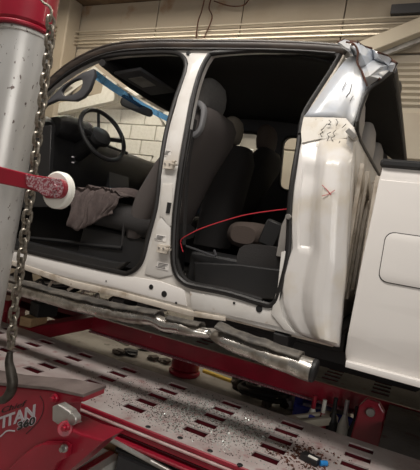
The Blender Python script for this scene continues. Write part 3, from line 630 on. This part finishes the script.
# steering wheel
sw = at(103, 135, 2.47); nrm = Vector((.86, -.16, .46)).normalized(); su = Vector((.16, .86, 0)).normalized(); sv = nrm.cross(su) * -1
ring = [sw + (su * math.cos(a) + sv * math.sin(a)) * .185 for a in [2 * math.pi * i / 40 for i in range(40)]]
stw = G().tube(ring, .0155, 10, True).obj('steering_wheel', plastic, tk)
G().loft([(sw - nrm * d, su * r, sv * r * .8) for d, r in ((.0, .03), (.01, .075), (.04, .085), (.07, .06))], 18, 2.6).obj('airbag_hub', plastic, stw)
for a in (0, 180, 270):
    a = math.radians(a); G().tube([sw - nrm * .03 + (su * math.cos(a) + sv * math.sin(a)) * .06, sw + (su * math.cos(a) + sv * math.sin(a)) * .18], .014, 8, flat=.5).obj('spoke', plastic, stw)
G().tube([sw - nrm * .05, sw - nrm * .42], [.05, .07], 14).obj('steering_column', plastic, tk)
G().tube([sw - nrm * .1 + su * .05, sw - nrm * .07 + su * .2 + sv * .03, sw - nrm * .05 + su * .26 + sv * .05], [.007, .008, .012], 8).obj('shift_lever', plastic, tk)
# mirror, visor, overhead console
ma, mb = at(121, 101, 2.8), at(152, 114, 2.93)
mm = G().loft([(ma.lerp(mb, t), Vector((.015 * k, 0, 0)), Vector((0, 0, .032 * k))) for t, k in ((0, .5), (.06, .9), (.2, 1), (.8, 1), (.94, .9), (1, .5))], 14, 3).obj('rear_view_mirror', plastic, tk)
G().tube([ma.lerp(mb, .5), ma.lerp(mb, .5) + Vector((-.1, 0, .08))], .01, 8).obj('mirror_arm', plastic, tk)
G().grid(lambda u, v: (ws(-.03, v) + Vector((.03, 0, .0))).lerp(roof(.365, v), u), 2, 12).obj('windshield_header', headl, tk, solid=.01)
vs_ = G().box((-1.78, 2.46, 2.285), (.2, .42, .02), RY(-8), ch=.008).obj('sun_visor', greyplastic, tk)
G().box((-1.78, 2.42, 2.272), (.1, .16, .004), RY(-8)).obj('visor_mirror', steel, vs_)
G().box((-1.78, 3.4, 2.285), (.2, .42, .02), RY(-8), ch=.008).obj('sun_visor', greyplastic, tk)
G().box((-1.62, 2.93, 2.31), (.3, .2, .03), ch=.01).obj('overhead_console', greyplastic, tk)
# ---------------------------------------------------------------- front seats
def seat(y0, y1, mb_, mc, fw=0.0):
    yc = (y0 + y1) / 2; hw = (y1 - y0) / 2
    cs = G().loft([((x, yc, z), (0, hw * k, 0), (0, 0, hz)) for x, z, hz, k in ((-1.99, 1.4, .035, .85), (-1.96, 1.405, .07, .97), (-1.8, 1.41, .085, 1), (-1.6, 1.4, .085, 1), (-1.45, 1.38, .08, 1), (-1.38, 1.38, .05, .9))], 24, 3.4).obj('seat_cushion', mc, tk)
    G().box((-1.66, yc, 1.22), (.5, (y1 - y0) * .9, .2), taper=.95).obj('seat_base', plastic, tk, smooth=False)
    bk = G().loft([((x, yc, z), (hx, 0, 0), (0, hw * k, 0)) for x, z, hx, k in ((-1.42 - fw, 1.30, .07, .9), (-1.40 - fw, 1.36, .11, .98), (-1.35 - fw, 1.55, .12, 1), (-1.31 - fw * .6, 1.75, .105, .99), (-1.26, 1.95, .085, .94), (-1.23, 2.04, .07, .85), (-1.22, 2.085, .04, .68))], 26, 3.0).obj('seat_back', mb_, tk)
    return cs, bk
def headrest(px, py, Y, wy, hz, m, nm='headrest'):
    c = at(px, py, Y)
    h = G().loft([((c.x, c.y, c.z + s * hz), (.058 * k, 0, 0), (0, wy * k2, 0)) for s, k, k2 in ((-1, .5, .6), (-.8, .85, .88), (-.3, 1, 1), (.3, 1, .97), (.75, .85, .82), (1, .45, .5))], 20, 2.6).obj(nm, m, tk)
    for s in (-1, 1): G().tube([(c.x, c.y + s * wy * .45, c.z - hz * .7), (c.x, c.y + s * wy * .45, c.z - hz - .085)], .007, 8).obj('headrest_post', chrome, h)
    return h
cs1, bk1 = seat(2.17, 2.72, seatcloth, seatdark, .11)
headrest(212, 98, 2.46, .15, .095, seatgrey)
G().loft([((-1.36 + (z - 1.35) * .12, 2.95, z), (.13 * k, 0, 0), (0, .15 * k, 0)) for z, k in ((1.3, .9), (1.6, 1), (1.9, 1), (2.0, .7))], 18, 3).obj('centre_seat_back', seatdark, tk)
headrest(233, 131, 2.95, .11, .09, seatbeige)
seat(3.17, 3.72, seatdark, seatdark, .11)
headrest(267, 140, 3.42, .16, .105, seatbrown)
# belt tower loop on the driver's seat
lp_ = [(189, 135), (191, 120), (194, 106), (200, 101), (206, 107), (205, 120), (201, 132), (194, 138)]
G().plate(XZ(smoothpath([at(x, y, 2.2) for x, y in lp_], 3, True)), [XZ(smoothpath([at(197.5 + (x - 197.5) * .5, 119 + (y - 119) * .68, 2.2) for x, y in lp_], 3, True))], .04, lambda u, v, w_: Vector((u, 2.2 + w_, v)), .008).obj('belt_guide', beltg, bk1)
G().tube(smoothpath([at(x, y, 2.19) for x, y in [(196, 120), (189, 160), (186, 200), (184, 245)]], 4), .02, 8, flat=.15).obj('seat_belt', seatdark, tk)
# jacket on the cushion
def jk(u, v):       # u along the seat, v from the inner side over the edge and down
    x0 = at(72, 215, 2.15).x; x1 = at(137, 188, 2.3).x
    x = x0 + (x1 - x0) * u
    s = v * .62
    top = 1.515 + .03 * math.sin(u * 3.1)
    hang = .24 * (1 - .75 * abs(u - .28) ** 1.2 * 1.3); hang = max(.04, hang)
    if s < .34: y = 2.5 - s; z = top
    else:
        q = (s - .34) / .28; y = 2.16 - .012 * math.sin(q * 2); z = top - hang * q - .012
        if q < .2: y = 2.16 + .03 * (1 - q / .2) ** 2
    f = noise.noise(Vector((u * 7 + v * 2, v * 2, 0))) * .05 + .012 * math.sin(u * 34 + v * 9 + 2 * noise.noise(Vector((u * 3, v * 3, 5))))
    xx = x + (.05 * (v - .5) * -1) + .03 * noise.noise(Vector((v * 4, u * 3, 9)))
    return Vector((xx, y - (abs(f) * .7 if s > .3 else 0), z + (abs(f) * .9 + .01 if s < .4 else 0)))
tag(G().grid(jk, 44, 36).obj('jacket', jacketm, solid=.008), 'brown-grey jacket draped over the driver seat cushion behind the roller', 'jacket')
# second cloth against the seat back
# rear bench
for i, (y0, y1) in enumerate([(2.14, 2.72), (2.74, 3.2), (3.22, 3.78)]):
    yc = (y0 + y1) / 2; hw = (y1 - y0) / 2
    G().loft([((x, yc, z), (hx, 0, 0), (0, hw * k, 0)) for x, z, hx, k in ((-.62, 1.35, .06, .95), (-.60, 1.5, .08, 1), (-.52, 1.8, .075, 1), (-.47, 1.98, .06, .92), (-.46, 2.03, .03, .8))], 20, 3).obj('rear_seat_back', seatlight, tk)
    G().loft([((-.44, yc - .05, z), (.055 * k, 0, 0), (0, .13 * k, 0)) for z, k in ((1.98, .7), (2.0, .95), (2.08, 1), (2.16, .85), (2.2, .5))], 18, 2.4).obj('headrest', seatlight, tk)
G().loft([((-.98, y, 1.42 + z), (.13 * k, 0, 0), (0, 0, .085 * k)) for y, z, k in ((2.52, .0, .6), (2.56, .0, .9), (2.7, .0, 1), (3.1, 0, 1), (3.7, 0, .95), (3.76, 0, .6))], 20, 2.6).obj('rear_seat_cushion', seatbrown, tk)
G().loft([((-.72, y, 1.31), (.15, 0, 0), (0, 0, .08)) for y in (2.2, 2.24, 2.6, 3.75)], 16, 3).obj('rear_seat_cushion', seatdark, tk)
# plastic tray and scuff trims in the rear footwell
tr = G().plate(XZ([at(x, y, 2.2) for x, y in [(196, 262), (240, 264), (287, 270), (287, 300), (262, 299), (228, 291), (196, 284)]]), [], .05, lambda u, v, w_: Vector((u, 2.2 + w_, v)), .008).obj('scuff_trim', plastic, tk, smooth=False)
G().box((-.85, 2.42, 1.2), (.62, .36, .18), RZ(2), ch=.012).obj('under_seat_box', plastic, tk, smooth=False)
G().tube(smoothpath([at(x, y, 2.2) for x, y in [(186, 246), (200, 251), (215, 256), (214, 250)]], 4), .006, 6).obj('loose_trim', greyplastic, tk)
G().box(at(272, 234, 2.35), (.1, .06, .14), RY(15), ch=.01).obj('belt_buckle_bracket', plastic, tk)
G().plate(XZ([at(x, y, 2.14) for x, y in [(15, 238), (60, 249), (118, 262), (130, 262), (120, 270), (60, 257), (12, 246)]]), [], .06, lambda u, v, w_: Vector((u, 2.13 + w_, v)), .006).obj('scuff_trim', plastic, tk, smooth=False)
G().tube([at(x, y, 2.2) for x, y in [(30, 238), (60, 241), (100, 246), (122, 248)]], .012, 8).obj('seat_track', plastic, tk)
G().tube([at(122, 246, 2.18), at(124, 222, 2.18)], .01, 6, flat=.5).obj('seat_belt', seatdark, tk)
# running board: crushed tube with step pads
rb = [(-40, 272, .034), (0, 282, .036), (25, 290, .036), (45, 296, .036), (75, 304, .036), (100, 310, .034), (130, 316, .033), (152, 319, .03), (165, 325, .032), (178, 327, .034), (192, 331, .03), (206, 333, .024), (213, 333, .022), (220, 337, .029), (240, 345, .036), (265, 354, .041), (290, 363, .045), (312, 370, .046)]
pts = [at(x, y, 1.86 + (.03 if 200 < x < 216 else 0)) for x, y, r in rb]
def cr(L):   # widen radii with the interpolated path
    out = []
    for i in range(len(L) - 1):
        for q in range(4): out.append(L[i] + (L[i + 1] - L[i]) * q / 4)
    return out + [L[-1]]
g = G().tube(smoothpath(pts, 4), cr([r for *_, r in rb]), 20, flat=1.15)
for v in g.v:
    kk = noise.noise(v * 9); v.z += .008 * kk if v.x > -1.4 else .002 * kk; v.y += .006 * kk
rbo = g.obj('running_board', chrome, tk)
G().cyl(at(311, 369.5, 1.86), at(316.5, 371.6, 1.86), .047, n=24).obj('end_cap', plastic, rbo)
def padm(seq, wd, name='step_pad'):
    P = smoothpath([at(x, y, 1.86) for x, y in seq], 4); n = len(P) - 1
    def fn(u, v):
        i = u * n; j = min(int(i), n - 1); p = P[j].lerp(P[j + 1], i - j); a = -.8 + 2.2 * v
        w2 = wd * (1 + .15 * noise.noise(p * 8))
        return p + Vector((0, math.sin(a) * w2 * 1.25, math.cos(a) * w2 * .95 + .005 + .006 * noise.noise(p * 16 + Vector((0, v * 3, 0)))))
    return G().grid(fn, n * 2, 8).obj(name, pad, rbo, solid=.008)
padm([(-30, 274), (20, 288), (60, 300), (100, 310), (140, 317.5), (158, 322)], .044)
padm([(217, 335), (240, 345), (265, 354), (300, 366)], .050)
padm([(168, 325), (180, 328), (200, 332)], .040)

# ================================================================== LOOSE THINGS
tag(G().tube(smoothpath([at(x, y, 2.06) for x, y in [(183, 252), (181, 245), (181, 240), (186, 236), (200, 229), (220, 222), (245, 215), (270, 211), (292, 208.5), (300, 207.5)]], 5), .0026, 6).obj('red_wire', redwire), 'thin red wire stretched across the open rear doorway', 'wire')
# glass crumbs and dirt on the near deck
def crumbs(n, x0, x1, y0, y1, z, smin, smax, name, m, label, cat, cx=None):
    g = G(); k = 0
    while k < n:
        x = random.uniform(x0, x1); y = random.uniform(y0, y1)
        if any(abs(x - a) < .055 for a in rows) and any(abs(y - b) < .03 for b in ysn): continue
        if cx and random.random() > math.exp(-((x - cx[0]) / cx[2]) ** 2 - ((y - cx[1]) / cx[3]) ** 2): continue
        k += 1; s = random.uniform(smin, smax); a = random.uniform(0, 6.3)
        q = [Vector((x + s * math.cos(a + t) * random.uniform(.5, 1.3), y + s * math.sin(a + t) * random.uniform(.5, 1.3), z + .0003)) for t in (0, 2.1, 4.2)]
        top = Vector((x, y, z + s * random.uniform(.5, 1.1)))
        g.add(q + [top], [(0, 1, 3), (1, 2, 3), (2, 0, 3), (2, 1, 0)])
    return tag(g.obj(name, m, smooth=False), label, cat, kind='stuff')
crumbs(2000, -1.35, -.2, 1.74, 2.3, ZD, .0015, .0045, 'glass_crumbs', shard, 'greenish crumbs of broken glass scattered on the near runway', 'broken glass', (-.78, 2.0, .3, .2))
crumbs(3200, -2.3, .3, 1.74, 2.3, ZD, .001, .0055, 'dirt_crumbs', debrism, 'dark dirt and grit scattered on the near runway', 'dirt', (-.85, 1.98, .38, .22))
crumbs(260, -.55, -.2, 1.8, 2.1, ZD, .003, .011, 'rust_flakes', rust, 'brown flakes heaped near the blue cap on the runway', 'debris', (-.33, 1.95, .1, .1))
# small fittings by the blue cap
def onz(px, py, z=ZD): return at(px, py, Z=z)
p = onz(323, 466); tag(G().cyl((p.x - .012, p.y - .01, p.z + .011), (p.x + .012, p.y + .012, p.z + .011), .011, n=14).obj('blue_cap', bluecap), 'small bright blue plastic cap lying on the near runway', 'cap')
p = onz(310, 462); q = G().box((p.x, p.y, p.z + .014), (.075, .045, .026), RZ(-15)).obj('connector_body', plastic)
fq = q; fq.name = 'wire_connector'; WLOC['wire_connector'] = WLOC.get('connector_body', fq.location.copy()); tag(fq, 'black plastic connector with white tab beside the blue cap', 'connector')
G().box((p.x + .012, p.y - .018, p.z + .03), (.04, .012, .005), RZ(-15)).obj('white_tab', whitep, fq)
# wooden cribbing under the running board
p = at(36, 322, 2.45)
tag(G().box((-2.42, 2.46, ZD + .035), (.09, .2, .065), RZ(12)).obj('wood_block', wood, smooth=False), 'raw wooden block lying on the red cross beam under the running board', 'wood block')
tag(G().box((-2.38, 2.5, ZD + .12), (.11, .16, .1), RZ(-14)).obj('rubber_block', plastic, smooth=False), 'dark block stacked on the raw wooden block', 'block')
g = G().box(at(5, 303, 2.7), (.16, .2, .09), RZ(20)); g.cyl(at(5, 303, 2.7), at(5, 303, 2.7) - Vector((0, 0, .33)), .04)
tag(g.obj('red_clamp', redp, smooth=False), 'red clamp head under the running board at the far left', 'clamp')
# red jack base on the floor
jp = at(184, 374, Z=0.0); JX, JY = jp.x, jp.y
cj = empty('red_jack', (JX, JY, 0), 'round red bottle jack standing on the floor behind the long beam', 'jack')
G().cyl((JX, JY, 0), (JX, JY, .05), .15, n=28).obj('base', redp, cj); G().cyl((JX, JY, .05), (JX, JY, .34), .135, n=28).obj('barrel', redp, cj); G().cyl((JX, JY, .34), (JX, JY, .39), .04, n=16).obj('piston', steel, cj)
# long strips on the floor
def strip(a, b, wd, hg, m, name, label, cat, z=0.0):
    a, b = at(*a, Z=z + .01), at(*b, Z=z + .01); d = b - a; an = math.degrees(math.atan2(d.y, d.x))
    c = (a + b) / 2; return tag(G().box((c.x, c.y, z + hg / 2), (d.length, wd, hg), RZ(an), ch=.006).obj(name, m, smooth=False), label, cat)
strip((203, 371), (238, 384), .035, .03, yellow, 'yellow_bar', 'yellow bar lying on the floor right of the red jack', 'bar')
strip((204, 359), (266, 378), .1, .02, decalg, 'steel_strip', 'pale grey steel strip on the floor behind the yellow bar', 'strip')
strip((92, 327), (128, 345), .05, .03, steel, 'steel_pipe', 'thin pale pipe on the floor near the corner of the rack', 'pipe')
# scrap pile
for i, (x, y, s, mm_, lb) in enumerate([(119, 351, .07, debrism, 'leftmost dark scrap lump on the floor left of the red jack'), (131, 352, .08, plastic, 'black scrap piece with a pale face on the floor'), (144, 347, .07, steel, 'grey metal scrap piece leaning on the black scrap'), (153, 357, .065, debrism, 'dark scrap lump right of the grey metal scrap'), (165, 360, .065, debrism, 'dark scrap lump nearest to the red jack')]):
    p = at(x, y, Z=.03); bm = bmesh.new(); bmesh.ops.create_icosphere(bm, subdivisions=2, radius=1)
    for v in bm.verts: n_ = 1 + .5 * noise.noise(v.co * 2 + Vector((i * 7, 0, 0))); v.co = Vector((v.co.x * s * n_, v.co.y * s * .9 * n_, v.co.z * s * .38 * n_))
    bm.verts.index_update(); g = G().add([v.co + Vector((p.x, p.y, s * .36)) for v in bm.verts], [[v.index for v in f.verts] for f in bm.faces]); bm.free()
    g.box((p.x + .03, p.y - .02, s * .62), (s * 1.3, s * .7, .02), RZ(25 * i) @ RX(12)); tag(g.obj('scrap_piece', mm_, smooth=False), lb, 'scrap', 'scrap pieces on the floor under the truck')
# hose coil and dark junk under the long beam
hc = []
c0 = at(266, 392, Z=.1)
for i in range(120):
    a = i * .28; r = .19 + .05 * math.sin(i * .21); hc.append(Vector((c0.x + r * math.cos(a), c0.y + r * .8 * math.sin(a), .04 + .0022 * i + .02 * math.sin(i * .5))))
tag(G().tube(hc, .024, 8).obj('air_hose', black), 'thick black hose coiled on the floor under the long red beam', 'hose')
def lump(px, py, z, s, m, label, i, name='scrap_piece', grp='dark junk heaped around the coiled hose'):
    p = at(px, py, Z=z); bm = bmesh.new(); bmesh.ops.create_icosphere(bm, subdivisions=3, radius=1)
    for v in bm.verts: n_ = 1 + .7 * noise.noise(v.co * 2.4 + Vector((i * 5, 1, 0))); v.co = Vector((v.co.x * s * n_, v.co.y * s * .8 * n_, v.co.z * z * n_))
    bm.verts.index_update(); g = G().add([v.co + Vector((p.x, p.y, z)) for v in bm.verts], [[v.index for v in f.verts] for f in bm.faces]); bm.free()
    tag(g.obj(name, m, smooth=False), label, 'scrap', grp)
lump(241, 382, .07, .08, debrism, 'leftmost dark lump of the heap, by the end of the yellow bar', 31)
lump(252, 378, .13, .06, rust, 'rusty brown lump behind the leftmost dark lump', 32)
lump(286, 390, .15, .075, plastic, 'black lump right of the coiled hose', 33)
lump(270, 384, .2, .07, debrism, 'dark lump standing in the middle of the coiled hose', 34)
lump(292, 398, .1, .06, steel, 'grey metal lump left of the cream jack handle', 35)
lump(303, 394, .16, .06, debrism, 'dark lump behind the left end of the cream jack handle', 36)
# blue floor jack
bj = empty('floor_jack', (-.62, 3.9, 0), 'blue low-profile floor jack lying under the rack with cream handle socket', 'jack')
def bjp(px, py, z): return at(px, py, Z=z)
a, b = bjp(292, 415, .2), bjp(352, 430, .2); d = (b - a).normalized(); n2 = Vector((-d.y, d.x, 0))
for s in (0, .22):
    g = G().box((a + b) / 2 + n2 * s, ((b - a).length, .025, .17), RZ(math.degrees(math.atan2(d.y, d.x))), ch=.01); g.obj('side_plate', blue, bj, smooth=False)
for e_, s in ((.1, -.04), (.1, .26), (.9, -.04), (.9, .26)):
    c = a.lerp(b, e_) + n2 * s; c.z = .05; G().cyl(c, c + n2 * .035, .05, n=18).obj('wheel', steel, bj)
G().box((a + b) / 2 + n2 * .11 + Vector((0, 0, .045)), ((b - a).length * .7, .2, .02), RZ(math.degrees(math.atan2(d.y, d.x)))).obj('top_plate', blue, bj, smooth=False)
c = a.lerp(b, .85) + n2 * .1; G().cyl(c + Vector((0, 0, .02)), c + Vector((0, 0, .1)), .05, n=20).obj('saddle', steel, bj)
h0, h1 = bjp(289, 416, .42), bjp(333, 411, .42)
dd = h1 - h0; G().plate([(0, -.045), (dd.length, -.045), (dd.length + .03, .0), (dd.length, .05), (0, .05), (-.03, 0)], [[(.08, -.018), (dd.length * .75, -.015), (dd.length * .75, .015), (.08, .018)]], .05, lambda u, v, w_: h0 + dd.normalized() * u + dd.normalized().cross(Vector((0, 0, 1))) * v + Vector((0, 0, w_ - .04)), .008).obj('handle_socket', cream, bj, smooth=False)
G().cyl(a.lerp(b, .3) + Vector((0, 0, .02)), (h0 + h1) / 2 + Vector((0, 0, -.05)), .04, n=12).obj('pump', blue, bj)
def can(px, py, h, r, m, m2, label, cat='bottle', grp='cans and bottles under the rack'):
    p = at(px, py, 2.93); h = p.z + h; e = empty('bottle' if cat == 'bottle' else 'can', (p.x, p.y, 0), label, cat, grp)
    G().cyl((p.x, p.y, 0), (p.x, p.y, h * .72), r, n=18).tube([(p.x, p.y, h * .7), (p.x, p.y, h * .84)], [r * .98, r * .35], 18).obj('body', m, e)
    G().cyl((p.x, p.y, h * .82), (p.x, p.y, h), r * .38, n=14).obj('cap', m2, e)
can(314, 403, .05, .036, whitep, redp, 'white bottle with red cap behind the cream jack handle')
can(324, 406, .04, .034, redp, whitep, 'red can with pale top right of the red-capped bottle', 'can')
can(346, 410, .06, .034, whitep, decalg, 'tall white bottle between blue jack and red hinge lug')
can(356, 415, .05, .033, greyplastic, plastic, 'dark grey bottle just left of the red hinge lug')
can(335, 405, .045, .034, plastic, plastic, 'black bottle behind the blue jack')
for i, (a, b, m, lb) in enumerate([((326, 396), (366, 410), greyplastic, 'grey plastic channel behind the bottles')]):
    strip(a, b, .06, .06, m, 'loose_bar', lb, 'bar')
# striped ramp, tool box and post on the floor, near lower left
g = empty('striped_ramp', (-1.42, 1.85, 0), 'white floor ramp with red stripes below the red arm', 'ramp')
rp = G().box((-1.42, 1.85, .075), (.27, .5, .15), ch=.01).obj('ramp_block', whitep, g, smooth=False)
for s in (-.07, .06): G().box((-1.42 + s, 1.85, .152), (.035, .48, .006)).obj('stripe', redp, rp, smooth=False)
t = empty('tool_box', (-1.04, 2.11, 0), 'dark tool box on the floor under the near runway', 'box')
G().box((-1.04, 2.11, .12), (.42, .3, .24), ch=.015).obj('body', greyplastic, t, smooth=False); G().box((-1.04, 2.11, .255), (.44, .32, .03), ch=.01).obj('lid', plastic, t, smooth=False)
tag(G().box((-1.42, 2.22, .17), (.16, .1, .34), ch=.01).obj('wood_post', wood, smooth=False), 'short pale wooden post standing behind the striped ramp', 'post')
